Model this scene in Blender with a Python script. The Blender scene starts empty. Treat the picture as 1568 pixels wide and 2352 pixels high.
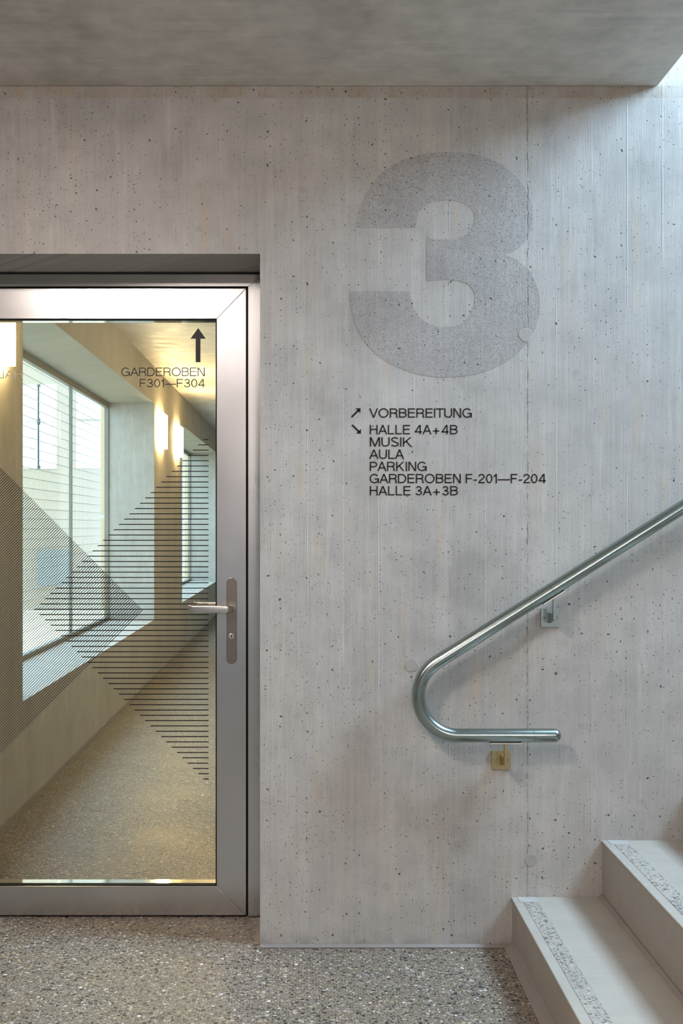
import bpy, bmesh, math, random
from mathutils import Vector, Matrix
C = bpy.context.scene.collection
random.seed(7)
PI = math.pi

# ------------------------------------------------------------------ camera
F = 2527.0                     # focal length in pixels of the 1568 x 2352 frame
D = 3.5                        # camera to main wall
EYE = 1.335
VX, VY = 705.0, 1206.0         # where the optical axis meets the frame
cam_d = bpy.data.cameras.new('camera')
cam = bpy.data.objects.new('camera', cam_d); C.objects.link(cam)
cam.location = (0, -D, EYE); cam.rotation_euler = (PI/2, 0, 0)
cam_d.sensor_fit = 'AUTO'; cam_d.sensor_width = 36.0
cam_d.lens = 36.0*F/2352.0
cam_d.shift_x = (784-VX)/2352.0
cam_d.shift_y = (VY-1176)/2352.0
cam_d.clip_start = 0.05
bpy.context.scene.camera = cam

def X_(px, Y=0.0): return (px-VX)*(Y+D)/F
def Z_(py, Y=0.0): return EYE+(VY-py)*(Y+D)/F

# ------------------------------------------------------------------ world and lights
sc = bpy.context.scene
sc.view_settings.view_transform = 'Standard'
sc.view_settings.look = 'None'
sc.view_settings.exposure = 0.0
sc.view_settings.gamma = 1.0
sc.view_settings.use_curve_mapping = False
sc.cycles.use_denoising = True
w = bpy.data.worlds.new('world'); sc.world = w; w.use_nodes = True
bg = w.node_tree.nodes['Background']
bg.inputs[0].default_value = (0.46, 0.72, 1.0, 1); bg.inputs[1].default_value = 12.0

def area(name, loc, rot, sx, sy, power, col, spread=None, portal=False):
    l = bpy.data.lights.new(name, 'AREA'); l.shape = 'RECTANGLE'; l.size = sx; l.size_y = sy
    l.energy = power; l.color = col
    if spread: l.spread = spread
    if portal: l.cycles.is_portal = True
    o = bpy.data.objects.new(name, l); C.objects.link(o); o.location = loc; o.rotation_euler = rot
    return o
# daylight from the high window at the head of the stair, the ceiling lamps of the landing, then added fills
area('stair_window', (3.37, -0.62, 4.35), (0, PI/2, 0), 2.0, 1.1, 690, (0.52, 0.76, 1.0))
area('landing_light', (-1.00, -1.95, 2.67), (0.20, 0, 0), 0.45, 0.31, 43, (1.0, 0.870, 0.80))
area('landing_light', (-0.60, -3.10, 2.70), (0, 0, 0), 0.60, 0.35, 19, (1.0, 0.870, 0.80))
area('landing_light', (-2.60, -2.75, 2.70), (0, 0, 0), 0.60, 0.35, 12, (1.0, 0.870, 0.80))  # added weak fill from the left, no lamp known here
area('landing_fill', (0.45, -5.46, 2.00), (PI/2, 0, 0), 0.45, 0.31, 22, (1.0, 0.870, 0.80))  # added fill for ceiling and upper wall, no fixture known behind the camera
area('landing_fill', (1.90, -5.46, 2.00), (PI/2, 0, 0), 0.45, 0.31, 22, (1.0, 0.870, 0.80))  # second added fill on the unseen back wall
area('corridor_fill', (0.885, 4.4, 2.20), (0, PI/2, 0), 0.31, 0.43, 26, (1.0, 0.78, 0.44))  # added warm fill for the window wall and floor, no fixture known
# daylight enters the corridor through its two windows
area('window_portal', (-1.80, 3.95, 1.45), (0, -PI/2, 0), 1.86, 4.48, 1, (1, 1, 1), portal=True)
area('window_portal', (-1.80, 10.68, 1.45), (0, -PI/2, 0), 1.86, 4.60, 1, (1, 1, 1), portal=True)

# ------------------------------------------------------------------ mesh helpers
def obj(name, bm, mat, parent=None, bevel=0.0, smooth=False, seg=2):
    me = bpy.data.meshes.new(name)
    bmesh.ops.recalc_face_normals(bm, faces=bm.faces[:])
    bm.to_mesh(me); bm.free()
    if mat: me.materials.append(mat)
    o = bpy.data.objects.new(name, me); C.objects.link(o)
    if smooth:
        for p in me.polygons: p.use_smooth = True
    if bevel:
        b = o.modifiers.new('bevel', 'BEVEL'); b.width = bevel; b.segments = seg; b.limit_method = 'ANGLE'
        b.angle_limit = math.radians(40)
    if parent:
        o.parent = parent
        o.matrix_parent_inverse = Matrix.Translation(parent.location).inverted() if parent.type == 'EMPTY' else Matrix.Identity(4)
    return o

def thing(name, label, cat, loc=(0, 0, 0), group=None):
    o = bpy.data.objects.new(name, None); C.objects.link(o); o.location = loc
    o.empty_display_size = 0.05
    return tag(o, label, cat, group)

def tag(o, label, cat, group=None):
    o['label'] = label; o['category'] = cat
    if group: o['group'] = group
    return o

def struct(o, label=None, cat=None):
    o['kind'] = 'structure'
    if label: o['label'] = label
    if cat: o['category'] = cat
    return o

def box(bm, x0, x1, y0, y1, z0, z1):
    v = [bm.verts.new(p) for p in ((x0, y0, z0), (x1, y0, z0), (x1, y1, z0), (x0, y1, z0),
                                   (x0, y0, z1), (x1, y0, z1), (x1, y1, z1), (x0, y1, z1))]
    for f in ((0, 3, 2, 1), (4, 5, 6, 7), (0, 1, 5, 4), (1, 2, 6, 5), (2, 3, 7, 6), (3, 0, 4, 7)):
        bm.faces.new([v[i] for i in f])

def boxes(*bs):
    bm = bmesh.new()
    for b in bs: box(bm, *b)
    return bm

def prism_y(bm, pts, y0, y1):
    """polygon of (x, z) points extruded from y0 to y1"""
    a = [bm.verts.new((x, y0, z)) for x, z in pts]
    b = [bm.verts.new((x, y1, z)) for x, z in pts]
    n = len(pts)
    bm.faces.new(a); bm.faces.new(b[::-1])
    for i in range(n):
        bm.faces.new((a[i], b[i], b[(i+1) % n], a[(i+1) % n]))

def prism_x(bm, pts, x0, x1):
    """polygon of (y, z) points extruded from x0 to x1"""
    a = [bm.verts.new((x0, y, z)) for y, z in pts]
    b = [bm.verts.new((x1, y, z)) for y, z in pts]
    n = len(pts)
    bm.faces.new(a); bm.faces.new(b[::-1])
    for i in range(n):
        bm.faces.new((a[i], b[i], b[(i+1) % n], a[(i+1) % n]))

def sweep(bm, path, radii, seg=32, caps=True):
    """round tube along a list of points"""
    path = [Vector(p) for p in path]
    rings = []
    up = Vector((0, 1, 0))
    for i, p in enumerate(path):
        t = (path[min(i+1, len(path)-1)]-path[max(i-1, 0)]).normalized()
        s = t.cross(up)
        if s.length < 1e-4: s = t.cross(Vector((1, 0, 0)))
        s.normalize(); u = s.cross(t).normalized()
        r = radii[i] if isinstance(radii, (list, tuple)) else radii
        rings.append([bm.verts.new(p+(s*math.cos(a)+u*math.sin(a))*r) for a in [2*PI*k/seg for k in range(seg)]])
    for a, b in zip(rings, rings[1:]):
        for k in range(seg):
            bm.faces.new((a[k], a[(k+1) % seg], b[(k+1) % seg], b[k]))
    if caps:
        bm.faces.new([bm.verts.new(v.co) for v in rings[0][::-1]]); bm.faces.new([bm.verts.new(v.co) for v in rings[-1]])

def disc(bm, cx, cz, r, y0, y1, seg=28):
    prism_y(bm, [(cx+r*math.cos(2*PI*k/seg), cz+r*math.sin(2*PI*k/seg)) for k in range(seg)], y0, y1)

# ------------------------------------------------------------------ material helpers
class G:
    def __init__(self, name):
        self.m = bpy.data.materials.new(name); self.m.use_nodes = True
        self.t = self.m.node_tree; self.n = self.t.nodes; self.l = self.t.links
        self.b = self.n['Principled BSDF']; self.out = self.n['Material Output']
    def node(self, kind, **kw):
        x = self.n.new(kind)
        for k, v in kw.items(): setattr(x, k, v)
        return x
    def put(self, sock, v):
        if isinstance(v, bpy.types.NodeSocket): self.l.new(v, sock)
        elif isinstance(v, (tuple, list)) and len(v) == 3 and sock.type == 'RGBA': sock.default_value = (*v, 1)
        else: sock.default_value = v
    def math(self, op, a, b=0.0, c=None, clamp=False):
        x = self.node('ShaderNodeMath', operation=op); x.use_clamp = clamp
        self.put(x.inputs[0], a); self.put(x.inputs[1], b)
        if c is not None: self.put(x.inputs[2], c)
        return x.outputs[0]
    def pos(self):
        g = self.node('ShaderNodeNewGeometry')
        s = self.node('ShaderNodeSeparateXYZ'); self.l.new(g.outputs['Position'], s.inputs[0])
        return s.outputs[0], s.outputs[1], s.outputs[2]
    def vec(self, x, y, z):
        c = self.node('ShaderNodeCombineXYZ')
        self.put(c.inputs[0], x); self.put(c.inputs[1], y); self.put(c.inputs[2], z)
        return c.outputs[0]
    dims = '3D'
    def noise(self, v, scale, detail=3.0, rough=0.55, dist=0.0, out=0):
        x = self.node('ShaderNodeTexNoise', noise_dimensions=self.dims)
        self.put(x.inputs['Vector'], v); x.inputs['Scale'].default_value = scale
        x.inputs['Detail'].default_value = detail; x.inputs['Roughness'].default_value = rough
        x.inputs['Distortion'].default_value = dist
        return x.outputs[out]
    def voro(self, v, scale, feature='F1', rnd=1.0):
        x = self.node('ShaderNodeTexVoronoi', feature=feature, voronoi_dimensions=self.dims)
        self.put(x.inputs['Vector'], v); x.inputs['Scale'].default_value = scale
        x.inputs['Randomness'].default_value = rnd
        return x
    def white(self, v):
        x = self.node('ShaderNodeTexWhiteNoise', noise_dimensions='1D'); self.put(x.inputs['W'], v)
        return x.outputs['Value']
    def ramp(self, v, a, b, lo=0.0, hi=1.0, smooth=False):
        x = self.node('ShaderNodeMapRange'); x.clamp = True
        if smooth: x.interpolation_type = 'SMOOTHSTEP'
        self.put(x.inputs[0], v)
        for i, k in enumerate((a, b, lo, hi)): self.put(x.inputs[i+1], k)
        return x.outputs[0]
    def mix(self, f, a, b, mode='MIX'):
        x = self.node('ShaderNodeMix', data_type='RGBA', blend_type=mode)
        self.put(x.inputs[0], f); self.put(x.inputs[6], a); self.put(x.inputs[7], b)
        return x.outputs[2]
    def scalecol(self, col, f):
        x = self.node('ShaderNodeVectorMath', operation='SCALE')
        self.put(x.inputs[0], col); self.put(x.inputs[3], f)
        return x.outputs[0]
    def colramp(self, v, stops):
        x = self.node('ShaderNodeValToRGB'); r = x.color_ramp; r.interpolation = 'CONSTANT'
        while len(r.elements) < len(stops): r.elements.new(0.5)
        for e, (p, c) in zip(r.elements, stops): e.position = p; e.color = (*c, 1)
        self.put(x.inputs[0], v)
        return x.outputs[0]
    def bump(self, h, strength, dist):
        x = self.node('ShaderNodeBump'); x.inputs['Strength'].default_value = strength
        x.inputs['Distance'].default_value = dist
        self.put(x.inputs['Height'], h); self.l.new(x.outputs[0], self.b.inputs['Normal'])

def concrete(name, base, along='Z', board=0.113, pores=1.0, fine=0.0, joints=1.0, seams=(), stains=1.0, rough=0.72, spec=0.35, contrast=1.0, band=False, hairy=1.0):
    g = G(name); g.dims = '2D'
    x, y, z = g.pos()
    if along == 'Z': u, v = g.math('ADD', x, y), z
    else: u, v = y, x
    P = g.vec(u, v, 0.0)
    def stretch(a, b): return g.vec(g.math('MULTIPLY', uw, a), g.math('MULTIPLY', v, b), 0.0)
    def chan(c):
        q = g.node('ShaderNodeSeparateColor'); g.l.new(c, q.inputs[0]); return q.outputs
    c1 = chan(g.noise(P, 1.6, 4.0, 0.62, out=1))             # three clouds
    c2 = chan(g.noise(P, 48.0, 1.0, out=1))                  # small wobble
    mott = g.noise(P, 10.0, 4.0, 0.62)
    uw = g.math('ADD', u, g.math('MULTIPLY', g.math('SUBTRACT', c1[2], 0.5), 0.02))
    grain = g.noise(stretch(75.0, 1.7), 1.0, 3.0, 0.6)
    hair = g.noise(stretch(330.0, 9.0), 1.0, 2.0, 0.6)
    speck = g.noise(P, 240.0, 2.0, 0.7)
    s3 = chan(g.noise(stretch(19.0, 1.5), 1.0, 3.0, 0.6, out=1))
    s = g.math('DIVIDE', u, board)
    bid = g.white(g.math('FLOOR', s))
    fr = g.math('FRACT', s)
    edge = g.math('MINIMUM', fr, g.math('SUBTRACT', 1.0, fr))
    fin = g.math('MULTIPLY', g.ramp(edge, 0.0, 0.022, 1.0, 0.0), g.ramp(s3[2], 0.48, 0.60))
    darkfin = g.math('MULTIPLY', g.ramp(edge, 0.0, 0.014, 1.0, 0.0), g.ramp(s3[2], 0.50, 0.38))
    val = 1.0
    def add(val, f, k): return g.math('ADD', val, g.math('MULTIPLY', g.math('SUBTRACT', f, 0.5), k*contrast))
    val = add(val, c1[0], 0.30); val = add(val, mott, 0.27); val = add(val, grain, 0.16*hairy)
    val = add(val, hair, 0.15*hairy); val = add(val, bid, 0.05*joints); val = add(val, speck, 0.12)
    val = g.math('ADD', val, g.math('MULTIPLY', fin, 0.10*joints))
    val = g.math('SUBTRACT', val, g.math('MULTIPLY', darkfin, 0.12*joints))
    # lime streaks and rust stains follow the board direction
    val = g.math('ADD', val, g.math('MULTIPLY', g.ramp(s3[0], 0.60, 0.72), 0.10))
    val = g.math('SUBTRACT', val, g.math('MULTIPLY', g.ramp(c1[1], 0.56, 0.72), 0.12*contrast))
    col = g.scalecol(base, val)
    col = g.mix(g.math('MULTIPLY', g.ramp(s3[1], 0.61, 0.76), 0.30*stains), col, (0.50, 0.37, 0.23))
    if band:     # rust-stained lime edge left by the slab formwork
        bz = g.math('MULTIPLY', g.ramp(v, 2.690, 2.696), g.ramp(v, 2.731, 2.7335, 1.0, 0.0))
        col = g.mix(g.math('MULTIPLY', bz, g.ramp(mott, 0.40, 0.62, 0.15, 0.70)), col, (0.33, 0.26, 0.19))
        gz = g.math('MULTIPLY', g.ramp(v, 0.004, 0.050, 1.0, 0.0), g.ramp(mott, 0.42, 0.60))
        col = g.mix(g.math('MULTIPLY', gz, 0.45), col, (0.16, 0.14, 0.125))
    if joints:   # knots of the boards printed into the concrete
        kv = g.voro(P, 3.4)
        kc = chan(kv.outputs['Color'])
        kd = g.math('ADD', kv.outputs['Distance'], g.math('MULTIPLY', g.math('SUBTRACT', c2[2], 0.5), 0.018))
        kr = g.math('MULTIPLY', g.math('MULTIPLY', g.ramp(kd, 0.030, 0.052, 1.0, 0.0), g.math('GREATER_THAN', kc[0], 0.62)),
                    g.math('ADD', 0.5, g.math('MULTIPLY', g.math('SINE', g.math('MULTIPLY', kd, 420.0)), 0.5)))
        col = g.mix(g.math('MULTIPLY', kr, 0.32), col, (0.22, 0.18, 0.135))
    # air holes
    warp = g.vec(g.math('ADD', u, g.math('MULTIPLY', g.math('SUBTRACT', c2[0], 0.5), 0.011)),
                 g.math('ADD', v, g.math('MULTIPLY', g.math('SUBTRACT', c2[1], 0.5), 0.011)), 0.0)
    patch = g.ramp(c1[2], 0.36, 0.64)
    hole = 0.0
    if pores:
        for sc_, th, big in ((24.0, 0.66, 0.095), (60.0, 0.64, 0.135), (120.0, 0.66, 0.17)):
            vo = g.voro(warp, sc_)
            sep = chan(vo.outputs['Color'])
            th2 = g.math('SUBTRACT', th+0.24, g.math('MULTIPLY', patch, 0.30*pores))
            r = g.math('MULTIPLY', g.ramp(sep[0], th2, 1.0), big)
            m = g.ramp(g.math('SUBTRACT', r, vo.outputs['Distance']), 0.0, 0.025)
            hole = g.math('MAXIMUM', hole, m)
    if fine:
        vo = g.voro(P, 200.0)
        sep = chan(vo.outputs['Color'])
        m = g.ramp(g.math('SUBTRACT', g.math('MULTIPLY', g.ramp(sep[1], 0.50, 1.0), 0.36), vo.outputs['Distance']), 0.0, 0.12)
        hole = g.math('MAXIMUM', hole, g.math('MULTIPLY', m, 0.78*fine))
        col = g.scalecol(col, g.ramp(sep[2], 0.0, 1.0, 1.0-0.10*fine, 1.0+0.08*fine))
    if pores: col = g.mix(g.math('MULTIPLY', hole, 0.85), col, (0.040, 0.036, 0.034))
    h = g.math('ADD', g.math('MULTIPLY', grain, 0.5), g.math('MULTIPLY', hair, 0.5))
    h = g.math('ADD', h, g.math('MULTIPLY', fin, 0.9*joints))
    if pores: h = g.math('SUBTRACT', h, g.math('MULTIPLY', hole, 2.0))
    # ragged joints between formwork panels
    for su in seams:
        jv = chan(g.noise(g.vec(0.0, v, 0.0), 24.0, 3.0, 0.7, out=1))
        d = g.math('ABSOLUTE', g.math('ADD', g.math('SUBTRACT', u, su), g.math('MULTIPLY', g.math('SUBTRACT', jv[0], 0.5), 0.011)))
        line = g.math('MULTIPLY', g.ramp(d, 0.0008, 0.0030, 1.0, 0.0), g.ramp(jv[1], 0.36, 0.62))
        halo = g.math('MULTIPLY', g.ramp(d, 0.001, 0.013, 1.0, 0.0), g.ramp(c2[2], 0.40, 0.62))
        col = g.mix(g.math('MULTIPLY', halo, 0.34), col, (0.27, 0.225, 0.165))
        col = g.mix(g.math('MULTIPLY', line, 0.60), col, (0.10, 0.085, 0.066))
        h = g.math('SUBTRACT', h, g.math('MULTIPLY', line, 1.6))
    g.put(g.b.inputs['Base Color'], col)
    g.put(g.b.inputs['Roughness'], g.ramp(mott, 0.3, 0.7, rough-0.08, rough+0.08))
    g.b.inputs['Specular IOR Level'].default_value = spec
    g.bump(h, 0.40, 0.0015)
    return g.m

def terrazzo(name, matrix, rough=0.42, spec=0.45, k=0.92):
    g = G(name); g.dims = '2D'
    x, y, z = g.pos()
    P = g.vec(x, y, 0.0)
    wv = g.node('ShaderNodeVectorMath', operation='ADD'); g.put(wv.inputs[0], P)
    nz = g.node('ShaderNodeTexNoise', noise_dimensions='2D'); g.put(nz.inputs['Vector'], P); nz.inputs['Scale'].default_value = 150.0
    sc2 = g.node('ShaderNodeVectorMath', operation='SCALE'); g.l.new(nz.outputs['Color'], sc2.inputs[0]); sc2.inputs[3].default_value = 0.004
    g.l.new(sc2.outputs[0], wv.inputs[1])
    W = wv.outputs[0]
    cloud = g.noise(P, 2.2, 4.0, 0.6)
    grit = g.noise(P, 420.0, 2.0, 0.7)
    val = g.math('ADD', 0.72, g.math('ADD', g.math('MULTIPLY', cloud, 0.34), g.math('MULTIPLY', grit, 0.24)))
    col = g.scalecol(matrix, val)
    hs = 0.0
    for scale, lo, hi, p in ((255.0, 0.20, 0.44, 0.42), (118.0, 0.22, 0.47, 0.36), (66.0, 0.24, 0.44, 0.66)):
        vo = g.voro(W, scale)
        sep = g.node('ShaderNodeSeparateColor'); g.l.new(vo.outputs['Color'], sep.inputs[0])
        r = g.math('MULTIPLY', g.ramp(sep.outputs[1], 0.0, 1.0, lo, hi), g.math('GREATER_THAN', sep.outputs[2], p))
        m = g.ramp(g.math('SUBTRACT', r, vo.outputs['Distance']), 0.0, 0.05)
        pc = g.colramp(sep.outputs[0], [(0.0, (0.016, 0.016, 0.018)), (0.34, (0.045, 0.044, 0.043)), (0.54, (0.11, 0.10, 0.087)),
                                        (0.56, (0.27, 0.25, 0.22)), (0.70, (0.16, 0.105, 0.07)), (0.80, (0.40, 0.31, 0.19)),
                                        (0.90, (0.42, 0.40, 0.36)), (0.975, (0.62, 0.60, 0.56))])
        col = g.mix(g.math('MULTIPLY', m, k), col, pc)
        hs = g.math('MAXIMUM', hs, m)
    g.put(g.b.inputs['Base Color'], col)
    g.put(g.b.inputs['Roughness'], g.ramp(cloud, 0.3, 0.7, rough-0.07, rough+0.07))
    g.b.inputs['Specular IOR Level'].default_value = spec
    g.bump(g.math('ADD', hs, grit), 0.10, 0.0008)
    return g.m

def screed(name, base, amt=1.0):
    g = G(name)
    x, y, z = g.pos(); P = g.vec(x, y, z)
    a = g.noise(P, 3.0, 5.0, 0.6, 0.6); b = g.noise(P, 14.0, 5.0, 0.65, 0.4); c = g.noise(P, 300.0, 2.0)
    s = g.noise(g.vec(g.math('MULTIPLY', x, 5.0), g.math('MULTIPLY', y, 40.0), g.math('MULTIPLY', z, 12.0)), 1.0, 3.0)
    val = g.math('ADD', 0.66, g.math('ADD', g.math('MULTIPLY', a, 0.28*amt), g.math('ADD', g.math('MULTIPLY', b, 0.22*amt),
                 g.math('ADD', g.math('MULTIPLY', c, 0.10), g.math('MULTIPLY', s, 0.12*amt)))))
    col = g.scalecol(base, val)
    col = g.mix(g.ramp(b, 0.56, 0.72, 0.0, 0.30*amt), col, (0.30, 0.24, 0.17))
    g.put(g.b.inputs['Base Color'], col)
    g.b.inputs['Roughness'].default_value = 0.62
    g.b.inputs['Specular IOR Level'].default_value = 0.3
    g.bump(g.math('ADD', b, s), 0.15, 0.002)
    return g.m

def plain(name, col, rough=0.5, metal=0.0, spec=0.5):
    g = G(name)
    x, y, z = g.pos()
    n = g.noise(g.vec(x, y, z), 90.0, 2.0)
    g.put(g.b.inputs['Base Color'], g.scalecol(col, g.ramp(n, 0.3, 0.7, 0.96, 1.04)))
    g.b.inputs['Roughness'].default_value = rough; g.b.inputs['Metallic'].default_value = metal
    g.b.inputs['Specular IOR Level'].default_value = spec
    return g.m

def metal(name, col, rough=0.3, scratch=1.0, along='Z', grime=0.0):
    g = G(name)
    x, y, z = g.pos()
    if along == 'Z': a, b = x, z
    else: a, b = z, x
    brush = g.noise(g.vec(g.math('MULTIPLY', a, 260.0), y, g.math('MULTIPLY', b, 7.0)), 1.0, 3.0)
    smear = g.noise(g.vec(g.math('MULTIPLY', x, 4.0), 3.0, g.math('MULTIPLY', z, 55.0)), 1.0, 4.0, 0.7)
    cl = g.noise(g.vec(x, y, z), 5.0, 3.0)
    scr = g.math('MULTIPLY', g.ramp(smear, 0.64, 0.72), scratch)
    col2 = g.scalecol(col, g.math('ADD', g.ramp(cl, 0.3, 0.7, 0.95, 1.03), g.math('MULTIPLY', scr, 0.17)))
    g.put(g.b.inputs['Base Color'], col2)
    g.b.inputs['Metallic'].default_value = 1.0
    g.put(g.b.inputs['Roughness'], g.math('ADD', g.math('MULTIPLY', g.math('ADD', brush, cl), 0.03), rough-0.03))
    return g.m

def glass(name, tint, f0=0.04, edge=1.0):
    g = G(name); g.n.remove(g.b)
    geo = g.node('ShaderNodeNewGeometry')
    dt = g.node('ShaderNodeVectorMath', operation='DOT_PRODUCT')
    g.l.new(geo.outputs['Incoming'], dt.inputs[0]); g.l.new(geo.outputs['Normal'], dt.inputs[1])
    c = g.math('ABSOLUTE', dt.outputs['Value'])
    k = g.math('POWER', g.math('SUBTRACT', 1.0, c, clamp=True), 5.0)
    fr = g.math('ADD', f0, g.math('MULTIPLY', k, (1-f0)*edge))
    tr = g.node('ShaderNodeBsdfTransparent'); tr.inputs[0].default_value = (*tint, 1)
    gl = g.node('ShaderNodeBsdfGlossy'); gl.inputs['Roughness'].default_value = 0.0
    mx = g.node('ShaderNodeMixShader'); g.put(mx.inputs[0], fr)
    g.l.new(tr.outputs[0], mx.inputs[1]); g.l.new(gl.outputs[0], mx.inputs[2])
    g.l.new(mx.outputs[0], g.out.inputs[0])
    return g.m

def emit(name, col, s):
    g = G(name); g.b.inputs['Base Color'].default_value = (0.8, 0.8, 0.8, 1)
    g.b.inputs['Emission Color'].default_value = (*col, 1); g.b.inputs['Emission Strength'].default_value = s
    return g.m

M = {}
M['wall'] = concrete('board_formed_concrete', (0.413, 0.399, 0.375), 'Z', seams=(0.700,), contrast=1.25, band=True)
M['wall_in'] = concrete('corridor_concrete', (0.37, 0.338, 0.285), 'Z', pores=0.0)
M['ceiling'] = concrete('ceiling_concrete', (0.64, 0.60, 0.545), 'X', board=0.16, pores=0.0, joints=0.4, stains=0.4, rough=0.52, spec=0.5, contrast=2.2, hairy=0.40)
M['blasted'] = concrete('sandblasted_concrete', (0.342, 0.329, 0.314), 'Z', pores=1.2, fine=1.0, joints=0.0, stains=0.1, seams=(0.700,))
M['plug'] = concrete('mortar_plug_concrete', (0.365, 0.348, 0.325), 'Z', pores=0.0, joints=0.0, stains=0.4)
M['floor'] = terrazzo('ground_aggregate_floor', (0.180, 0.148, 0.110))
M['strip'] = terrazzo('aggregate_tread_strip', (0.34, 0.315, 0.28), rough=0.7, spec=0.2, k=0.62)
M['screed'] = screed('mortar_strip', (0.245, 0.218, 0.198))
M['step'] = screed('smooth_step_concrete', (0.335, 0.305, 0.262))
M['alu'] = metal('brushed_aluminium_vertical', (0.57, 0.57, 0.58), 0.25, 1.0, 'Z')
M['alu_h'] = metal('brushed_aluminium_horizontal', (0.57, 0.565, 0.56), 0.25, 0.5, 'X')
M['frame'] = metal('aluminium_frame', (0.53, 0.53, 0.53), 0.28, 0.8, 'Z')
M['polished'] = metal('polished_rebate', (0.85, 0.84, 0.80), 0.06, 0.0, 'X')
M['steel'] = metal('galvanised_steel', (0.37, 0.44, 0.425), 0.22, 0.3, 'X')
M['bracket'] = metal('zinc_plate', (0.33, 0.39, 0.39), 0.40, 0.3, 'X')
M['brass'] = metal('yellow_chromated_plate', (0.50, 0.40, 0.22), 0.40, 0.3, 'X')
M['screw'] = metal('screw_steel', (0.40, 0.38, 0.34), 0.25, 0.0, 'X')
M['saddle'] = metal('saddle_steel', (0.75, 0.72, 0.66), 0.5, 0.0, 'X')
M['lever'] = metal('satin_lever_steel', (0.72, 0.69, 0.66), 0.24, 0.2, 'X')
M['plate'] = metal('satin_plate_steel', (0.25, 0.222, 0.198), 0.34, 0.3, 'X')
M['gasket'] = plain('black_gasket', (0.008, 0.008, 0.008), 0.6, spec=0.2)
M['shadowgap'] = plain('dark_sealing_strip', (0.030, 0.033, 0.030), 0.7, spec=0.2)
M['black'] = plain('black_vinyl', (0.006, 0.006, 0.006), 0.45, spec=0.3)
M['ink'] = plain('black_wall_paint', (0.018, 0.018, 0.018), 0.7, spec=0.2)
M['white_vinyl'] = plain('white_vinyl', (0.80, 0.80, 0.78), 0.5)
M['glass'] = glass('door_glass', (0.965, 0.960, 0.925))
g_ = G('translucent_white_vinyl'); g_.n.remove(g_.b)
tl = g_.node('ShaderNodeBsdfTranslucent'); df = g_.node('ShaderNodeBsdfDiffuse'); mxs = g_.node('ShaderNodeMixShader')
g_.l.new(df.outputs[0], mxs.inputs[1]); g_.l.new(tl.outputs[0], mxs.inputs[2]); g_.l.new(mxs.outputs[0], g_.out.inputs[0])
M['backlit_vinyl'] = g_.m
M['wglass'] = glass('window_glass', (0.97, 0.98, 0.98), 0.02, 0.3)
M['wframe'] = plain('olive_window_frame', (0.20, 0.185, 0.145), 0.5)
M['mesh'] = plain('galvanised_mesh', (0.52, 0.55, 0.56), 0.5)
M['lamp'] = emit('lamp_diffuser', (1.0, 0.75, 0.36), 76.0)
M['lampframe'] = plain('lamp_housing', (0.5, 0.48, 0.42), 0.5)
M['facade'] = plain('cream_render', (0.29, 0.19, 0.10), 0.9)
M['facade_glass'] = plain('facade_window_glass', (0.9, 0.93, 0.95), 0.08, 1.0)
M['shutter'] = plain('grey_green_shutter', (0.17, 0.15, 0.115), 0.8)
M['paving'] = plain('courtyard_paving', (0.50, 0.36, 0.17), 0.9)

# ------------------------------------------------------------------ setting
HX0, HX1, HZ = -1.275, -0.1496, 2.198         # door opening
CEIL = 2.731; TOP = 6.5
struct(obj('wall_front', boxes((-4.0, HX0, 0, 0.40, -0.2, TOP), (HX1, 3.4, 0, 0.40, -0.2, TOP), (HX0, HX1, 0, 0.40, HZ, TOP)), M['wall']),
       'grey board-marked concrete wall with the door opening, number and lettering', 'wall')
struct(obj('ceiling', boxes((-4.0, 1.115, -5.5, 0.0, CEIL, 3.03)), M['ceiling'], bevel=0.004), 'grey concrete ceiling slab ending at the stair well', 'ceiling')
struct(obj('floor', boxes((-4.0, 3.4, -5.5, 0.0, -0.2, 0.0), (HX0, HX1, 0.0, 0.40, -0.2, 0.0), (-1.346, 0.9, 0.40, 16.0, -0.2, 0.0)), M['floor']),
       'ground concrete floor showing dark and pale pebbles', 'floor')
struct(obj('wall_back', boxes((-4.0, 3.4, -5.7, -5.5, -0.2, TOP)), M['wall']))
struct(obj('wall_west', boxes((-4.2, -4.0, -5.7, 0.4, -0.2, TOP)), M['wall']))
struct(obj('wall_east', boxes((3.4, 3.6, -5.7, 0.4, -0.2, TOP)), M['wall']))
struct(obj('ceiling_upper', boxes((-4.2, 3.6, -5.7, 0.4, TOP, TOP+0.2)), M['ceiling']))
# corridor behind the door
XO = -1.785; XW = -1.346; SILL = 0.50; HEAD = 2.41
W1 = (1.71, 6.19); W2 = (8.35, 13.0)
bm = boxes((XO, XW, 0.40, W1[0], -0.2, CEIL), (XO, XW, W1[1], W2[0], -0.2, CEIL), (XO, XW, W2[1], 16.0, -0.2, CEIL))
for a, b in (W1, W2):
    box(bm, XO, XW, a, b, -0.2, SILL); box(bm, XO, XW, a, b, HEAD, CEIL)
struct(obj('wall_left', bm, M['wall_in']), 'corridor wall with deep window recesses seen through the glass door', 'wall')
struct(obj('wall_right', boxes((0.9, 1.1, 0.40, 16.0, -0.2, CEIL)), M['wall_in']))
struct(obj('wall_end', boxes((-1.90, 1.1, 16.0, 16.2, -0.2, 3.0)), M['wall_in']))
struct(obj('ceiling_corridor', boxes((-1.90, 1.1, 0.40, 16.0, CEIL, 3.0)), M['ceiling']), 'corridor ceiling seen through the glass door', 'ceiling')
struct(obj('baseboard_left', boxes((XW, XW+0.010, 0.41, 15.99, 0.0005, 0.016)), M['screed']), 'low pale cove at the foot of the corridor wall', 'baseboard')

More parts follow.
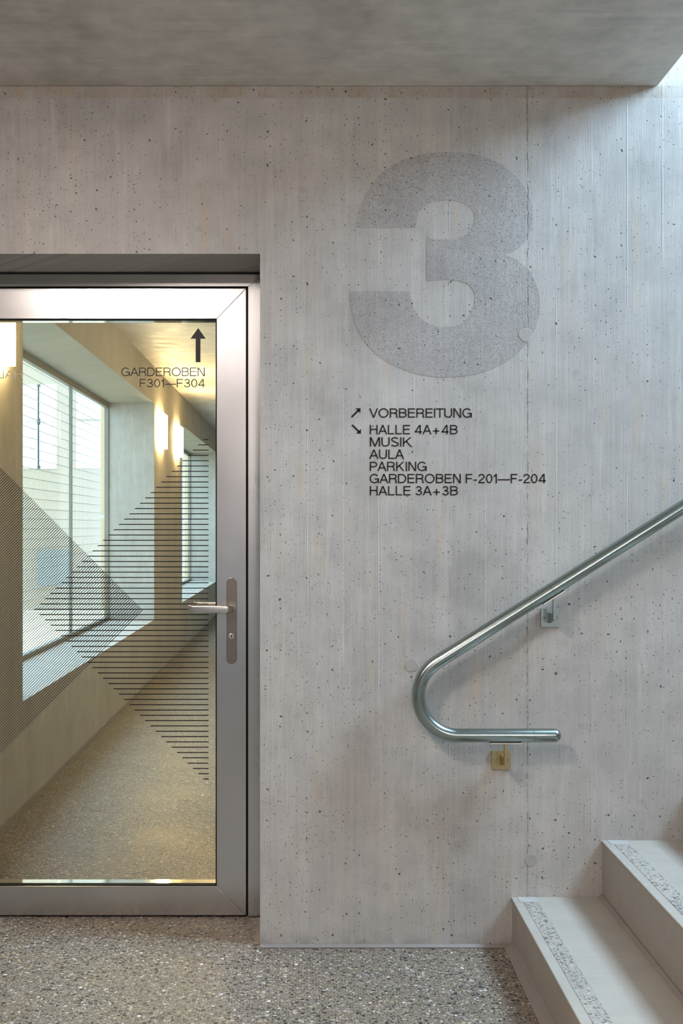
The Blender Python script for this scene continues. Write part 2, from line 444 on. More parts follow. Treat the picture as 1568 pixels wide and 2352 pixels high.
# smooth mortar strips let in along the foot of the wall, the jamb and the first riser
struct(obj('trim_1', boxes((HX1, 0.6505, -0.030, -0.0005, 0.0002, 0.004)), M['screed'], bevel=0.002), 'pale mortar strip along the foot of the concrete wall', 'trim')
struct(obj('trim_2', boxes((HX1-0.018, HX1-0.0005, 0.001, 0.238, 0.0002, 0.003)), M['screed'], bevel=0.001), 'pale mortar strip at the foot of the door jamb', 'trim')
bm = bmesh.new()
prism_y(bm, [(0.622, 0.0002), (0.6508, 0.0002), (0.6508, 0.022), (0.640, 0.010)], -1.6, -0.031)
struct(obj('trim_3', bm, M['screed']), 'mortar fillet at the foot of the lowest stair riser', 'trim')

# ------------------------------------------------------------------ stair
stair = thing('staircase', 'concrete staircase rising to the right beside the board-marked wall', 'staircase', (0.651, 0, 0))
sx0, rise = 0.651, 0.1805
for i in range(9):
    x0 = sx0+0.2865*i; z1 = 0.152+rise*i
    bm = bmesh.new()
    z0 = 0.0005 if i == 0 else z1-rise+0.0005
    n = 0.006
    prism_y(bm, [(x0, z0), (x0, z1-n-0.002), (x0-0.003, z1-n), (x0-0.003, z1-0.002), (x0-0.001, z1), (x0+0.32 if i < 8 else 3.398, z1), (x0+0.32 if i < 8 else 3.398, z0)], -1.6, -0.0005)
    st = obj('step', bm, M['step'], stair, bevel=0.0015)
    s = obj('tread_strip', boxes((x0+0.027, x0+0.075, -1.56, -0.052, z1-0.002, z1+0.0012)), M['strip'], st)
    s['label'] = 'rough strip of exposed pebbles'
    if i < 8:
        bm = bmesh.new(); xr = x0+0.2865
        prism_y(bm, [(xr-0.013, z1+0.0001), (xr-0.0035, z1+0.0001), (xr-0.0035, z1+0.012)], -1.6, -0.0008)
        obj('fillet', bm, M['screed'], st)['label'] = 'mortar fillet where the tread meets the next riser'
    if i < 2:
        p = obj('patch', boxes((x0+0.016, x0+0.076, -0.050, -0.003, z1-0.002, z1+0.0012)), M['plug'], st)
        p['label'] = 'pale mended corner of the tread'

# ------------------------------------------------------------------ door frame and leaf
YF = 0.2470; YB = 0.3120
fo = thing('trim_4', 'brushed aluminium door frame set in the concrete opening', 'door frame', (HX1, YF, 0))
fo['kind'] = 'structure'
fx1, fxi = HX1-0.0020, -0.2009; fzt, fzi = 2.189, 2.1476
lx0 = -1.214; fxl = lx0-0.0067; fxo = HX0+0.002
e = 0.0003
bm = bmesh.new(); prism_y(bm, [(fxi, 0.0025), (fx1, 0.0025), (fx1, fzt-e), (fxi, fzi-e)], YF, YB+0.02); obj('jamb', bm, M['frame'], fo, bevel=0.0008)
bm = bmesh.new(); prism_y(bm, [(fxo, 0.0025), (fxl, 0.0025), (fxl, fzi-e), (fxo, fzt-e)], YF, YB+0.02); obj('jamb', bm, M['frame'], fo, bevel=0.0008)
bm = bmesh.new(); prism_y(bm, [(fxl, fzi), (fxi, fzi), (fx1, fzt), (fxo, fzt)], YF, YB+0.02); obj('head', bm, M['alu_h'], fo, bevel=0.0008)
bm = boxes((fxi-0.006, fxi-0.0002, YF+0.012, YB, 0.004, fzi-0.0003), (fxl+0.0002, fxl+0.006, YF+0.012, YB, 0.004, fzi-0.0003),
           (fxl, fxi, YF+0.012, YB, fzi-0.006, fzi-0.0003))
obj('gasket', bm, M['gasket'], fo)['label'] = 'black rubber seal'
obj('sealing_strip', boxes((fxo, fx1, YF+0.004, YB, fzt+0.0005, HZ-0.0005)), M['shadowgap'], fo)['label'] = 'dark joint under the concrete lintel'

door = thing('door_1', 'glass door in a wide brushed aluminium frame with black line graphics', 'door', (lx0, YF, 0))
door['kind'] = 'structure'
lx1 = -0.2076; lz0, lz1 = 0.0060, 2.141
gx1, gz0, gz1 = -0.3077, 0.1052, 2.0380; gx0 = lx0+0.100
def member(name, pts, mat):
    bm = bmesh.new(); prism_y(bm, pts, YF, YB); return obj(name, bm, mat, door, bevel=0.0009)
member('stile', [(lx1, lz0+e), (lx1, lz1-e), (gx1, gz1-e), (gx1, gz0+e)], M['alu'])
member('stile', [(lx0, lz0+e), (lx0, lz1-e), (gx0, gz1-e), (gx0, gz0+e)], M['alu'])
member('top_rail', [(lx0+e, lz1), (lx1-e, lz1), (gx1-e, gz1), (gx0+e, gz1)], M['alu_h'])
member('bottom_rail', [(lx0+e, lz0), (lx1-e, lz0), (gx1-e, gz0), (gx0+e, gz0)], M['alu_h'])
YG = 0.2680
t = 0.0035
def ring(bm, x0, x1, z0, z1, t, y0, y1):
    box(bm, x0, x1, y0, y1, z0, z0+t); box(bm, x0, x1, y0, y1, z1-t, z1)
    box(bm, x0, x0+t, y0, y1, z0+t, z1-t); box(bm, x1-t, x1, y0, y1, z0+t, z1-t)
bm = bmesh.new(); ring(bm, gx0+e, gx1-e, gz0+e, gz1-e, t, YF+0.003, YG); obj('gasket', bm, M['gasket'], door)['label'] = 'black glazing gasket'
bm = bmesh.new(); ring(bm, gx0+e, gx1-e, gz0+e, gz1-e, 0.0020, YG+0.006, YB-0.001); obj('glazing_bead', bm, M['polished'], door)['label'] = 'bright polished glazing bead'
pane = obj('glass_pane', boxes((gx0+0.001, gx1-0.001, YG, YG+0.006, gz0+0.001, gz1-0.001)), M['glass'], door)
obj('threshold_seal', boxes((lx0+0.004, lx1-0.002, YF+0.010, YB-0.005, 0.0008, lz0-0.0003)), M['gasket'], door)['label'] = 'black brush seal under the door'

# graphics on the glass ------------------------------------------------
YL0, YL1 = YG-0.0006, YG-0.0001
def quad(bm, pts, y0=YL0, y1=YL1): prism_y(bm, pts, y0, y1)
def gp(px, py): return (X_(px, YG), Z_(py, YG))
bm = bmesh.new()
cy, st_, th = 1399.4, 12.182, 1.12
for k in range(-33, 34):
    xl = 79+12.13*abs(k); yc = cy+st_*k
    if xl > 478.4: continue
    s = -1 if k <= 0 else 1
    xr = 478.8
    p = [(xl+(-s)*0-(1.1 if s > 0 else -1.1), yc-th), (xr, yc-th), (xr, yc+th), (xl+(1.1 if s > 0 else -1.1), yc+th)]
    quad(bm, [gp(*q) for q in p])
lp = obj('line_pattern', bm, M['black'], pane); lp['label'] = 'triangle of black horizontal lines'
bm = bmesh.new()
ax, ay = 327.6, 1400.4
hs, hw = 6.69, 0.82
n = 0
xleft = X_(0, YG)
pl = (gx0+0.004 - 0)/((YG+D)/F)+VX       # left glass edge in frame pixels
k = 0
while True:
    # the k-th line climbs to the right at 45 degrees and ends on the edge falling to the right
    tx = ax-hs*k/2; ty = ay-hs*k/2
    if tx < pl+3: break
    L = tx-pl
    d = hw*0.7071
    quad(bm, [gp(*q) for q in ((tx-d, ty-d), (tx+d, ty+d), (pl+d*0, ty+L+2*d), (pl, ty+L-0*d))] if True else [])
    k += 1
hp = obj('line_pattern', bm, M['black'], pane); hp['label'] = 'triangle of thin black diagonal lines'

# ------------------------------------------------------------------ stroke lettering
def arc(cx, cz, rx, rz, a0, a1, n=18):
    return [(cx+rx*math.cos(math.radians(a0+(a1-a0)*i/n)), cz+rz*math.sin(math.radians(a0+(a1-a0)*i/n))) for i in range(n+1)]
def glyph(ch, w):
    """strokes in cap-height units: ('p', points) bent ribbons, ('d', x0, z0, x1, z1) slanted bars with level ends; and the width"""
    h = w/2
    P = lambda *q: ('p', list(q))
    if ch == 'V': W = 0.90; return [('d', h, 1, W/2, 0), ('d', W-h, 1, W/2, 0)], W
    if ch == 'A': W = 0.92; return [('d', h, 0, W/2, 1), ('d', W-h, 0, W/2, 1), P((W*.20, .34), (W*.80, .34))], W
    if ch in 'O': W = 1.02; return [('p', arc(W/2, .5, W/2-h, .515-h, 0, 360, 48))], W
    if ch == 'Q': W = 1.02; return [('p', arc(W/2, .5, W/2-h, .515-h, 0, 360, 48))], W
    if ch == '0': W = 0.68; return [('p', arc(W/2, .5, W/2-h, .505-h, 0, 360, 48))], W
    if ch == 'H': W = 0.80; return [P((h, 0), (h, 1)), P((W-h, 0), (W-h, 1)), P((h, .53), (W-h, .53))], W
    if ch == 'L': W = 0.64; return [P((h, 1), (h, h), (W, h))], W
    if ch == 'E': W = 0.72; return [P((W, 1-h), (h, 1-h), (h, h), (W, h)), P((h, .53), (W*.94, .53))], W
    if ch == 'F': W = 0.68; return [P((W, 1-h), (h, 1-h), (h, 0)), P((h, .50), (W*.90, .50))], W
    if ch == 'I': W = w; return [P((h, 0), (h, 1))], W
    if ch == 'T': W = 0.80; return [P((0, 1-h), (W, 1-h)), P((W/2, 0), (W/2, 1-h))], W
    if ch == 'U':
        W = 0.80; r = W/2-h
        return [('p', [(h, 1), (h, .36)]+arc(W/2, .35, r, .365-h, 180, 360, 24)+[(W-h, 1)])], W
    if ch == 'N': W = 0.80; return [P((h, 0), (h, 1)), P((W-h, 0), (W-h, 1)), ('d', h*1.4, 1, W-h*1.4, 0)], W
    if ch == 'M': W = 0.98; return [P((h, 0), (h, 1)), P((W-h, 0), (W-h, 1)), ('d', h*1.5, 1, W/2, 0), ('d', W-h*1.5, 1, W/2, 0)], W
    if ch == 'K': W = 0.84; return [P((h, 0), (h, 1)), ('d', h, .34, W-w*.7, 1), ('d', W*.34, .62, W-w*.65, 0)], W
    if ch == 'P':
        W = 0.76; r = .27-h*.5
        return [('p', [(h, 0), (h, 1-h), (W*.58, 1-h)]+arc(W*.58, 1-h-r, W*.42-h, r, 90, -90, 18)+[(h, 1-h-2*r)])], W
    if ch == 'R':
        W = 0.82; r = .255-h*.5; x = W*.58
        return [('p', [(h, 0), (h, 1-h), (x, 1-h)]+arc(x, 1-h-r, W*.38-h, r, 90, -90, 18)+[(h, 1-h-2*r)]),
                ('p', [(x, 1-h-2*r)]+arc(x, 1-h-2*r-.17, W*.35-h, .17, 90, 5, 10)+[(W*.94-h, .12), (W-h*.6, 0)])], W
    if ch == 'B':
        W = 0.79; r1 = (1-h-.53)/2; r2 = (.53-h)/2; x = W*.56
        return [('p', [(h, .53), (h, 1-h), (x, 1-h)]+arc(x, 1-h-r1, W*.40-h, r1, 90, -90, 16)+[(h, .53), (h, h), (x, h)]+arc(x, h+r2, W*.44-h, r2, -90, 90, 16))], W
    if ch == 'D':
        W = 0.86; x = W*.44; return [('p', [(x, h), (h, h), (h, 1-h), (x, 1-h)]+arc(x, .5, W*.56-h, .5-h, 90, -90, 26))], W
    if ch == 'G':
        W = 0.96; return [('p', arc(W/2, .5, W/2-h, .515-h, 38, 318, 40)), P((W*.54, .46), (W-h, .46), (W-h, 0)), P((W-h, .40), (W-h*2.2, .22))], W
    if ch == 'S':
        W = 0.78
        return [('p', arc(W/2, .745, W/2-h*1.6, .268-h, 20, 262, 22)+arc(W/2, .255, W/2-h, .268-h, 82, -160, 22))], W
    if ch == '1': W = 0.34; return [P((W-h, 0), (W-h, 1)), ('p', [(0, .74), (W*.40, .765), (W-h, .97)])], W
    if ch == '2':
        W = 0.66
        return [('p', arc(W/2, .70, W/2-h, .305-h, 175, -25, 20)+arc(W*.95, -.02, W*.95-h, .47, 118, 168, 8)[:6]+[(h*1.3, h), (W, h)])], W
    if ch == '3':
        W = 0.68
        return [('p', arc(W/2, .735, W/2-h*1.8, .270-h, 165, -90, 20)[:-1]+[(W*.50, .535), (W*.36, .535)]),
                ('p', [(W*.40, .535)]+arc(W/2, .275, W/2-h, .280-h, 88, -172, 22))], W
    if ch == '4': W = 0.72; return [P((W*.76, 0), (W*.76, 1)), ('d', h*.9, .26, W*.70, .98), P((0, .26), (W, .26))], W
    if ch == '+': W = 0.66; return [P((0, .35), (W, .35)), P((W/2, .02), (W/2, .68))], W
    if ch == '-': W = 0.34; return [P((0, .33), (W, .33))], W
    if ch == '\u2014': W = 1.28; return [P((0, .37), (W, .37))], W
    return [], 0.30
def ribbon(bm, pts, w, xf, y0, y1):
    pts = [Vector((p[0], p[1])) for p in pts]
    q = [pts[0]]
    for p in pts[1:]:
        if (p-q[-1]).length > 1e-5: q.append(p)
    pts = q; closed = (pts[0]-pts[-1]).length < 1e-4
    if closed: pts = pts[:-1]
    n = len(pts); A, B = [], []
    for i, p in enumerate(pts):
        a = pts[i-1] if (closed or i > 0) else None
        b = pts[(i+1) % n] if (closed or i < n-1) else None
        d1 = (p-a).normalized() if a is not None else (b-p).normalized()
        d2 = (b-p).normalized() if b is not None else d1
        n1 = Vector((-d1.y, d1.x)); n2 = Vector((-d2.y, d2.x))
        m = (n1+n2)
        m = m.normalized() if m.length > 1e-6 else n1
        k = min(2.0, 1/max(0.35, m.dot(n1)))
        A.append(p+m*w/2*k); B.append(p-m*w/2*k)
    def V(p, y): x, z = xf(p.x, p.y); return bm.verts.new((x, y, z))
    fa = [V(p, y0) for p in A]; fb = [V(p, y0) for p in B]; ba = [V(p, y1) for p in A]; bb = [V(p, y1) for p in B]
    r = range(n) if closed else range(n-1)
    for i in r:
        j = (i+1) % n
        bm.faces.new((fa[i], fa[j], fb[j], fb[i])); bm.faces.new((ba[i], bb[i], bb[j], ba[j]))
        bm.faces.new((fa[i], ba[i], ba[j], fa[j])); bm.faces.new((fb[i], fb[j], bb[j], bb[i]))
    if not closed:
        bm.faces.new((fa[0], fb[0], bb[0], ba[0])); bm.faces.new((fa[-1], ba[-1], bb[-1], fb[-1]))
NOGAP = {('A', 'L'), }
def text(bm, s, w, x0, x1, zb, cap, y0, y1, mirror=False):
    """a line of capitals whose ink runs from x0 to x1 on the base line zb"""
    gap = 0.135; items = []; x = 0.0
    tight = set('VAT')
    for i, ch in enumerate(s):
        g, W = glyph(ch, w)
        if ch == ' ': x += 0.36; continue
        gg = gap
        if items:
            pr = items[-1][2]
            if ch in tight or pr in tight: gg -= 0.075
            if ch in 'OGDSUC0' : gg -= 0.020
            if pr in 'OGDSUC0RB': gg -= 0.020
            if pr in 'LPF' and ch == 'A': gg -= 0.04
            if pr == '\u2014' or ch == '\u2014': gg -= 0.07
            if pr == '+' or ch == '+': gg += 0.09
            x += gg
        items.append((g, x, ch)); x += W
    total = x; sx = abs(x1-x0)/total
    for g, ox, ch in items:
        def xf(px, pz):
            xx = (ox+px)*sx
            return ((x1-xx) if mirror else (x0+xx), zb+pz*cap)
        ratio = cap/sx
        for stt in g:
            if stt[0] == 'p': ribbon(bm, stt[1], w, xf, y0, y1)
            else:
                _, a0, b0, a1, b1 = stt
                hw_ = w/2*math.sqrt(1+((a1-a0)/(b1-b0))**2)
                prism_y(bm, [xf(a0-hw_, b0), xf(a0+hw_, b0), xf(a1+hw_, b1), xf(a1-hw_, b1)], y0, y1)

def glass_text(s, pa, pb, base, top, w=0.108, mat='black', mirror=False, y0=YL0, y1=YL1):
    bm = bmesh.new()
    text(bm, s, w, X_(pa, YG), X_(pb, YG), Z_(base, YG), Z_(top, YG)-Z_(base, YG), y0, y1, mirror)
    return obj('lettering', bm, M[mat], pane)
glass_text('GARDEROBEN', 278.5, 470, 863.9, 844.4)['label'] = 'black word GARDEROBEN'
glass_text('F301\u2014F304', 320.6, 470, 889.6, 870.6)['label'] = 'black characters F301 to F304'
glass_text('HALLE', -46, 51.7, 868.3, 850.2, w=0.10, mat='backlit_vinyl', mirror=True, y0=YG+0.0061, y1=YG+0.0066)['label'] = 'mirrored pale word HALLE'
bm = bmesh.new()
quad(bm, [gp(*q) for q in ((455.1, 753.3), (472.4, 778.0), (460.2, 778.0), (460.2, 832), (449.2, 832), (449.2, 778.0), (437.2, 778.0))])
obj('arrow', bm, M['black'], pane)['label'] = 'bold black arrow pointing up'

# handle set ------------------------------------------------
def stadium(x0, x1, z0, z1, n=14):
    r = (x1-x0)/2; cx = (x0+x1)/2
    return arc(cx, z1-r, r, r, 0, 180, n)+arc(cx, z0+r, r, r, 180, 360, n)
ex0, ex1, ez0, ez1 = X_(519.8, YF), X_(543.6, YF), Z_(1525, YF), Z_(1327, YF)
esx = (ex0+ex1)/2
LZ = 1.0520
def handle(sign, ysurf):
    bm = bmesh.new(); prism_y(bm, stadium(ex0, ex1, ez0, ez1), ysurf-sign*0.0045, ysurf-sign*0.0001)
    esc = obj('handle_plate', bm, M['plate'], door, bevel=0.001)
    bm = bmesh.new()
    # neck coming out of the plate, rounded corner, flat grip towards the glass, end turned back
    y_f = ysurf-sign*0.052
    prof = []
    pts = [(esx, ysurf-sign*0.0046), (esx, ysurf-sign*0.030)]
    cxx, cyy = esx-0.018, ysurf-sign*0.034
    for i in range(0, 9):
        a = math.radians(90*i/8)
        pts.append((cxx+0.018*math.cos(a), cyy-sign*0.018*math.sin(a)))
    pts += [(-0.33, y_f), (-0.385, y_f)]
    for i in range(1, 6):
        a = math.radians(90*i/5)
        pts.append((-0.385-0.009*math.sin(a), y_f+sign*0.009*(1-math.cos(a))))
    pts.append((-0.394, y_f+sign*0.017))
    rings = []
    for i, p in enumerate(pts):
        a = Vector(pts[max(i-1, 0)]); b = Vector(pts[min(i+1, len(pts)-1)]); tt = (b-a).normalized(); nn = Vector((-tt.y, tt.x))
        f = min(1.0, max(0.0, (i-2)/7.0))
        hh = 0.0090+(0.0128-0.0090)*f; ww = 0.0085+(0.0055-0.0085)*f
        ring_ = []
        for k in range(20):
            an = 2*PI*k/20; ca, sa = math.cos(an), math.sin(an)
            ex = 0.45
            du = math.copysign(abs(ca)**ex, ca)*ww; dz = math.copysign(abs(sa)**ex, sa)*hh
            ring_.append(bm.verts.new((p[0]+nn.x*du, p[1]+nn.y*du, LZ+dz)))
        rings.append(ring_)
    for a, b in zip(rings, rings[1:]):
        for k in range(20): bm.faces.new((a[k], a[(k+1) % 20], b[(k+1) % 20], b[k]))
    bm.faces.new(rings[0]); bm.faces.new(rings[-1][::-1])
    lv = obj('lever', bm, M['lever'], esc, smooth=True)
    lv.modifiers.new('edges', 'EDGE_SPLIT').split_angle = math.radians(50)
    kz = Z_(1461, YF)
    bm = bmesh.new(); ky0, ky1 = sorted((ysurf-sign*0.0046, ysurf-sign*0.0075))
    prism_y(bm, arc(esx, kz, 0.0098, 0.0098, 0, 360, 28)[:-1], ky0, ky1)
    lc = obj('lock_cylinder', bm, M['lever'], esc, bevel=0.001)
    bm = bmesh.new(); ky0, ky1 = sorted((ysurf-sign*0.0074, ysurf-sign*0.0078))
    box(bm, esx-0.0012, esx+0.0012, ky0, ky1, kz-0.005, kz+0.004); disc(bm, esx, kz+0.003, 0.0022, ky0, ky1, 12)
    bm2 = bm; o = obj('keyhole', bm2, M['black'], esc); o['label'] = 'black keyhole slot'
handle(1, YF); handle(-1, YB)

# ------------------------------------------------------------------ big number on the wall
NP = [[(118, 637), (122, 580), (140, 500), (185, 395), (260, 285), (340, 212), (440, 155), (560, 115), (680, 96), (790, 92), (900, 97), (1010, 118), (1130, 163), (1225, 228), (1300, 305), (1350, 385), (1380, 470), (1388, 560), (1378, 645), (1345, 725), (1290, 782), (1235, 815), (1185, 832)],
      [(1185, 832), (1250, 855), (1320, 905), (1380, 975), (1420, 1060), (1440, 1160), (1436, 1260), (1405, 1370), (1345, 1470), (1260, 1560), (1150, 1628), (1020, 1680), (880, 1706), (740, 1712), (600, 1698), (460, 1657), (330, 1594), (220, 1505), (140, 1390), (92, 1260), (74, 1160), (72, 1095)],
      [(72, 1095), (505, 1095)],
      [(505, 1095), (515, 1165), (545, 1240), (600, 1302), (675, 1342), (765, 1353), (850, 1338), (920, 1290), (960, 1215), (974, 1140), (960, 1085), (920, 1042), (860, 1020), (780, 1011), (700, 1013), (625, 1020)],
      [(625, 1020), (625, 715)],
      [(625, 715), (690, 720), (760, 722), (830, 716), (890, 698), (940, 655), (968, 600), (970, 545), (940, 492), (880, 455), (800, 440), (720, 443), (650, 462), (590, 503), (555, 565), (545, 637)],
      [(545, 637), (118, 637)]]
def spline(pts, k=6):
    out = []
    n = len(pts)
    for i in range(n-1):
        p0 = pts[max(i-1, 0)]; p1 = pts[i]; p2 = pts[i+1]; p3 = pts[min(i+2, n-1)]
        for j in range(k):
            t_ = j/k
            out.append(tuple(0.5*((2*p1[d])+(-p0[d]+p2[d])*t_+(2*p0[d]-5*p1[d]+4*p2[d]-p3[d])*t_**2+(-p0[d]+3*p1[d]-3*p2[d]+p3[d])*t_**3) for d in (0, 1)))
    return out
outline = []
for sgm in NP: outline += (spline(sgm) if len(sgm) > 2 else sgm[:1])
outline = [(X_(780+a*500/1568), Z_(320+b*500/1568)) for a, b in outline]
bm = bmesh.new()
prism_y(bm, outline, -0.0007, -0.0001)
bm.normal_update()
bmesh.ops.triangulate(bm, faces=[f for f in bm.faces if len(f.verts) > 4])
tag(obj('floor_number', bm, M['blasted']), 'huge darker grey numeral 3 on the concrete wall', 'number')

# wall directory ------------------------------------------------
wl = thing('wall_lettering', 'black direction lettering with two arrows on the wall below the numeral', 'lettering', (X_(848), 0, Z_(1138)))
lines = [('VORBEREITUNG', 847.6, 1083.2, 959.3, 937.8), ('HALLE 4A+4B', 849, 1050.8, 997.6, 976.0), ('MUSIK', 849, 945.2, 1025.6, 1004.2),
         ('AULA', 847.6, 928, 1054.0, 1032.5), ('PARKING', 849, 979.6, 1081.8, 1060.4), ('GARDEROBEN F-201\u2014F-204', 848.6, 1252.8, 1109.8, 1088.4), ('HALLE 3A+3B', 849, 1051.4, 1137.9, 1116.4)]
for s, a, b, base, top in lines:
    bm = bmesh.new(); text(bm, s, 0.134, X_(a), X_(b), Z_(base), Z_(top)-Z_(base), -0.0006, -0.0001)
    obj('text_line', bm, M['ink'], wl)['label'] = 'black words '+s.replace('\u2014', ' to ').replace('+', ' and ')
def wp(cx, cy_): return (X_(780+cx*500/1568), Z_(900+cy_*500/1568))
for nm, shaft, head in (('black arrow pointing up and right', ((80, 178), (90, 187), (143, 135), (133, 125)), ((112, 119), (150, 117), (149, 152))),
                        ('black arrow pointing down and right', ((84, 243), (93, 233), (146, 284), (136, 294)), ((117, 300), (153, 302), (153, 267)))):
    bm = bmesh.new(); prism_y(bm, [wp(*q) for q in shaft], -0.0006, -0.0001); prism_y(bm, [wp(*q) for q in head], -0.0006, -0.0001)
    obj('arrow', bm, M['ink'], wl)['label'] = nm

# mortar plugs that close the formwork tie holes
for px, py, r, lab in ((945.5, 1528, 0.0205, 'round mortar plug in the wall beside the bend of the handrail'),
                       (1206, 769, 0.0215, 'round mortar plug at the lower right edge of the huge numeral'),
                       (1219, 1975, 0.0190, 'round mortar plug in the wall above the lowest stair step')):
    bm = bmesh.new()
    prism_y(bm, [(X_(px)+r*(1+0.07*math.sin(3*a+px))*math.cos(a), Z_(py)+r*(1+0.07*math.sin(3*a+px))*math.sin(a)) for a in [2*PI*k/36 for k in range(36)]], -0.0016, -0.0001)
    tag(obj('wall_plug', bm, M['plug'], bevel=0.0008), lab, 'plug', 'mortar plugs in the concrete wall')

# ------------------------------------------------------------------ handrail
YR = -0.070
RR = 0.0213
def rp(px, py): return Vector((X_(px, YR), YR, Z_(py, YR)))
hr = thing('handrail', 'curved galvanised steel tube handrail on two wall brackets above the stair', 'handrail', (X_(1160, 0), 0, Z_(1745)))
SL = 0.6305; ang = math.atan(SL)
R_ = 91.2; ccx, ccy = 960.5+R_, 1689-R_
def line_y(px): return 1359-SL*(px-1259.5)
seam_px = 1266.0
path = [rp(1223.5, 1689), rp(1140, 1689)]
N = 40
a0, a1 = math.radians(90), math.radians(270-math.degrees(ang))     # image angle measured clockwise from +x, y down
a1 = math.radians(180+90-math.degrees(ang))
for i in range(N+1):
    a = a0+(a1-a0)*i/N
    path.append(rp(ccx+R_*math.cos(a), ccy+R_*math.sin(a)))
path += [rp(1120, line_y(1120)), rp(seam_px-0.4, line_y(seam_px-0.4))]
bm = bmesh.new(); sweep(bm, path, RR, 40); obj('rail_tube', bm, M['steel'], hr, smooth=True)
bm = bmesh.new(); sweep(bm, [rp(seam_px+0.2, line_y(seam_px+0.2)), rp(2300, line_y(2300))], RR, 40); obj('rail_tube', bm, M['steel'], hr, smooth=True)
# closed end with a dome
xe = X_(1288.0, YR); dome = 0.021
pts, rad = [rp(1224.1, 1689)], [RR]
z_e = Z_(1689, YR)
for i in range(0, 11):
    a = math.radians(90*i/10*0.985)
    pts.append(Vector((xe-dome+dome*math.sin(a), YR, z_e))); rad.append(max(0.0006, RR*(0.18+0.82*math.cos(a)) if i < 10 else 0.001))
rad[1:] = [max(0.0008, RR*(1-(1-math.cos(math.radians(9*i)))**1.0)) for i in range(11)]
bm = bmesh.new(); sweep(bm, pts, rad, 40); obj('end_cap', bm, M['steel'], hr, smooth=True)
def bracket(xc, zc, post_x, top_z, tilt, slen, mat, label):
    bm = bmesh.new()
    # tapering arm from the plate, then an upright to the saddle (profile in y, z)
    prof = [(-0.0062, zc-0.0170), (-0.0062, zc+0.0170), (-0.062, zc+0.0170), (-0.062, top_z+0.004), (-0.078, top_z+0.004), (-0.078, zc)]
    prism_x(bm, prof, post_x-0.004, post_x+0.004)
    b = obj('bracket', bm, M[mat], hr, bevel=0.0008); b['label'] = label
    obj('wall_plate', boxes((xc-0.0298, xc+0.0298, -0.0062, -0.0003, zc-0.0298, zc+0.0298)), M[mat], b, bevel=0.0008)
    bm = bmesh.new(); L = slen/2
    ca, sa = math.cos(tilt), math.sin(tilt)
    prism_y(bm, [(post_x+x*ca-z*sa, top_z+x*sa+z*ca) for x, z in ((-L, 0), (L, 0), (L, 0.0042), (-L, 0.0042))], YR-0.012, YR+0.012)
    obj('saddle', bm, M['saddle'], b, bevel=0.0008)
    for s in (-1, 1):
        bm = bmesh.new(); disc(bm, xc+s*0.0195, zc+0.001, 0.0046, -0.0092, -0.0063, 20); obj('screw', bm, M['screw'], b, bevel=0.0014)
zl = z_e
bracket(0.6160, 0.5885, 0.6178, zl-RR-0.0042, 0.0, 0.100, 'brass', 'yellowish brass-toned bracket')
pxu = 1272.0; xu = X_(pxu, YR); zu = Z_(line_y(pxu), YR)
bracket(0.7715, 1.0405, xu, zu-(RR+0.0043)/math.cos(ang), ang, 0.078, 'bracket', 'grey zinc-plated bracket')

# ------------------------------------------------------------------ corridor windows and lamps
XG = -1.752
def window(n, a, b, mull, lab):
    wd = thing('window_%d' % n, lab, 'window', (XG, a, SILL)); wd['kind'] = 'structure'
    z0, z1 = 0.530, 2.366
    bm = boxes((XG-0.030, XG+0.005, a+0.001, b-0.001, SILL+0.001, z0), (XG-0.030, XG+0.005, a+0.001, b-0.001, z1, HEAD-0.001),
               (XG-0.030, XG+0.005, a+0.001, a+0.012, z0, z1), (XG-0.030, XG+0.005, b-0.012, b-0.001, z0, z1))
    obj('window_frame', bm, M['wframe'], wd)
    edges = [a+0.012]
    for m in mull:
        obj('mullion', boxes((XG-0.020, XG+0.002, m-0.010, m+0.010, z0, z1)), M['wframe'], wd)
        edges += [m-0.010, m+0.010]
    edges.append(b-0.012)
    for i in range(0, len(edges), 2):
        obj('glass_pane', boxes((XG-0.016, XG-0.008, edges[i]+0.001, edges[i+1]-0.001, z0+0.001, z1-0.001)), M['wglass'], wd)
window(1, W1[0], W1[1], (4.70,), 'large corridor window nearest the glass door')
window(2, W2[0], W2[1], (11.4,), 'farther corridor window beyond the two small wall lamps')
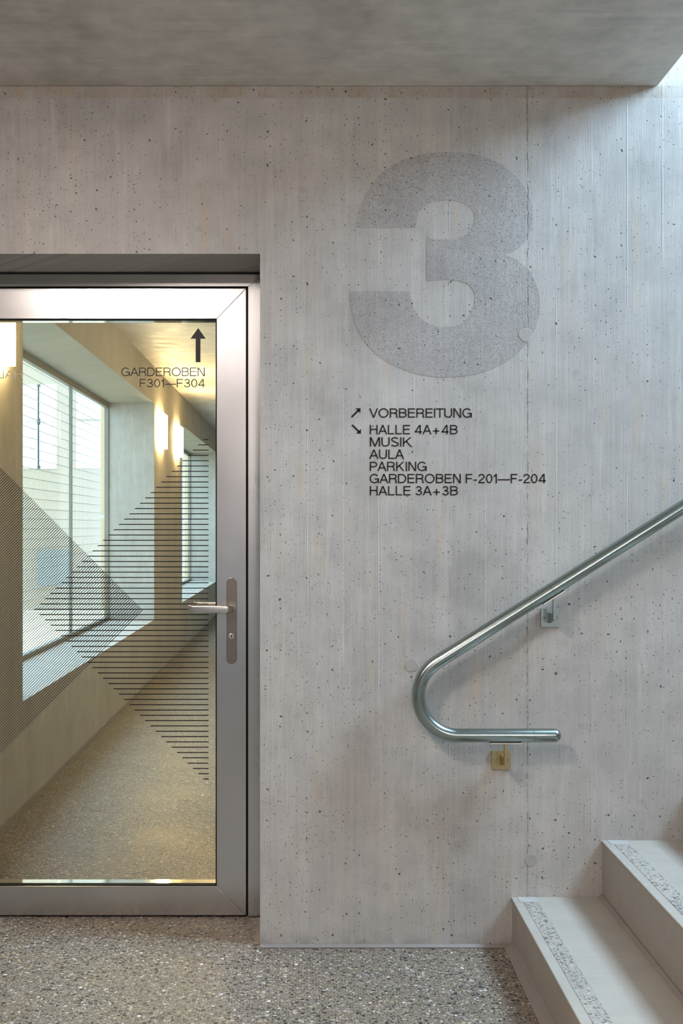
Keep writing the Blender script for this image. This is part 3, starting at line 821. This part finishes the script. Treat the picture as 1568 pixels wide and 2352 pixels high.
for (a, b), lab in ((W1, 'fine wire mesh screen outside the large near corridor window'), (W2, 'fine wire mesh screen outside the farther corridor window')):
    bm = bmesh.new()
    y = a-0.25
    while y < b+0.25:
        box(bm, -1.864, -1.861, y, y+0.002, 0.2, 2.7); y += 0.0395
    z = 0.22
    while z < 2.7:
        box(bm, -1.8655, -1.8595, a-0.25, b+0.25, z, z+0.0035); z += 0.068
    for yy in (a-0.2, b+0.19):
        for zz in (0.25, 1.4, 2.6): box(bm, -1.865, -1.7855, yy, yy+0.02, zz, zz+0.02)
    tag(obj('mesh_screen', bm, M['mesh']), lab, 'mesh screen', 'mesh screens outside the windows')

def lamp(y0, lab):
    l = thing('wall_lamp', lab, 'lamp', (XW, y0, 2.2), 'corridor wall lamps')
    x0 = XW+0.0005
    obj('lamp_back', boxes((x0, x0+0.010, y0+0.006, y0+0.424, 2.052, 2.350)), M['lampframe'], l)
    obj('diffuser', boxes((x0+0.010, x0+0.042, y0, y0+0.43, 2.045, 2.357)), M['lamp'], l, bevel=0.003)
lamp(0.995, 'bright wall lamp on the near pier at the left picture edge')
lamp(6.36, 'bright wall lamp right beside the large corridor window')
lamp(7.66, 'bright wall lamp beside the farther corridor window')

# ------------------------------------------------------------------ outside: house across the courtyard
YH = 20.0
hs_ = thing('building', 'cream house with tall pale windows seen through the corridor window', 'building', (-5.0, YH, 0))
wins = []
def hx(px): return X_(px, YH)
def hz(py): return Z_(py, YH)
obj('house_wall', boxes((-9.5, -2.3, YH, YH+5, -0.5, 9.0)), M['facade'], hs_)
for a, b, t0, b0 in ((-20, 87, 890, 962), (92, 124, 890, 962), (-20, 87, 976, 1070), (92, 124, 976, 1070), (183, 226, 905, 956), (182, 225, 975, 1069), (85, 160, 1262, 1345)):
    fr = obj('window', boxes((hx(a)-0.06, hx(b)+0.06, YH-0.03, YH-0.001, hz(b0)-0.06, hz(t0)+0.06)), M['white_vinyl' if t0 < 1200 else 'facade'], hs_)
    obj('pane', boxes((hx(a), hx(b), YH-0.04, YH-0.031, hz(b0), hz(t0))), M['facade_glass' if t0 < 1200 else 'shutter'], fr)
struct(obj('floor_courtyard', boxes((-30, -1.95, 0.3, 19.9, -0.6, -0.5)), M['paving']))
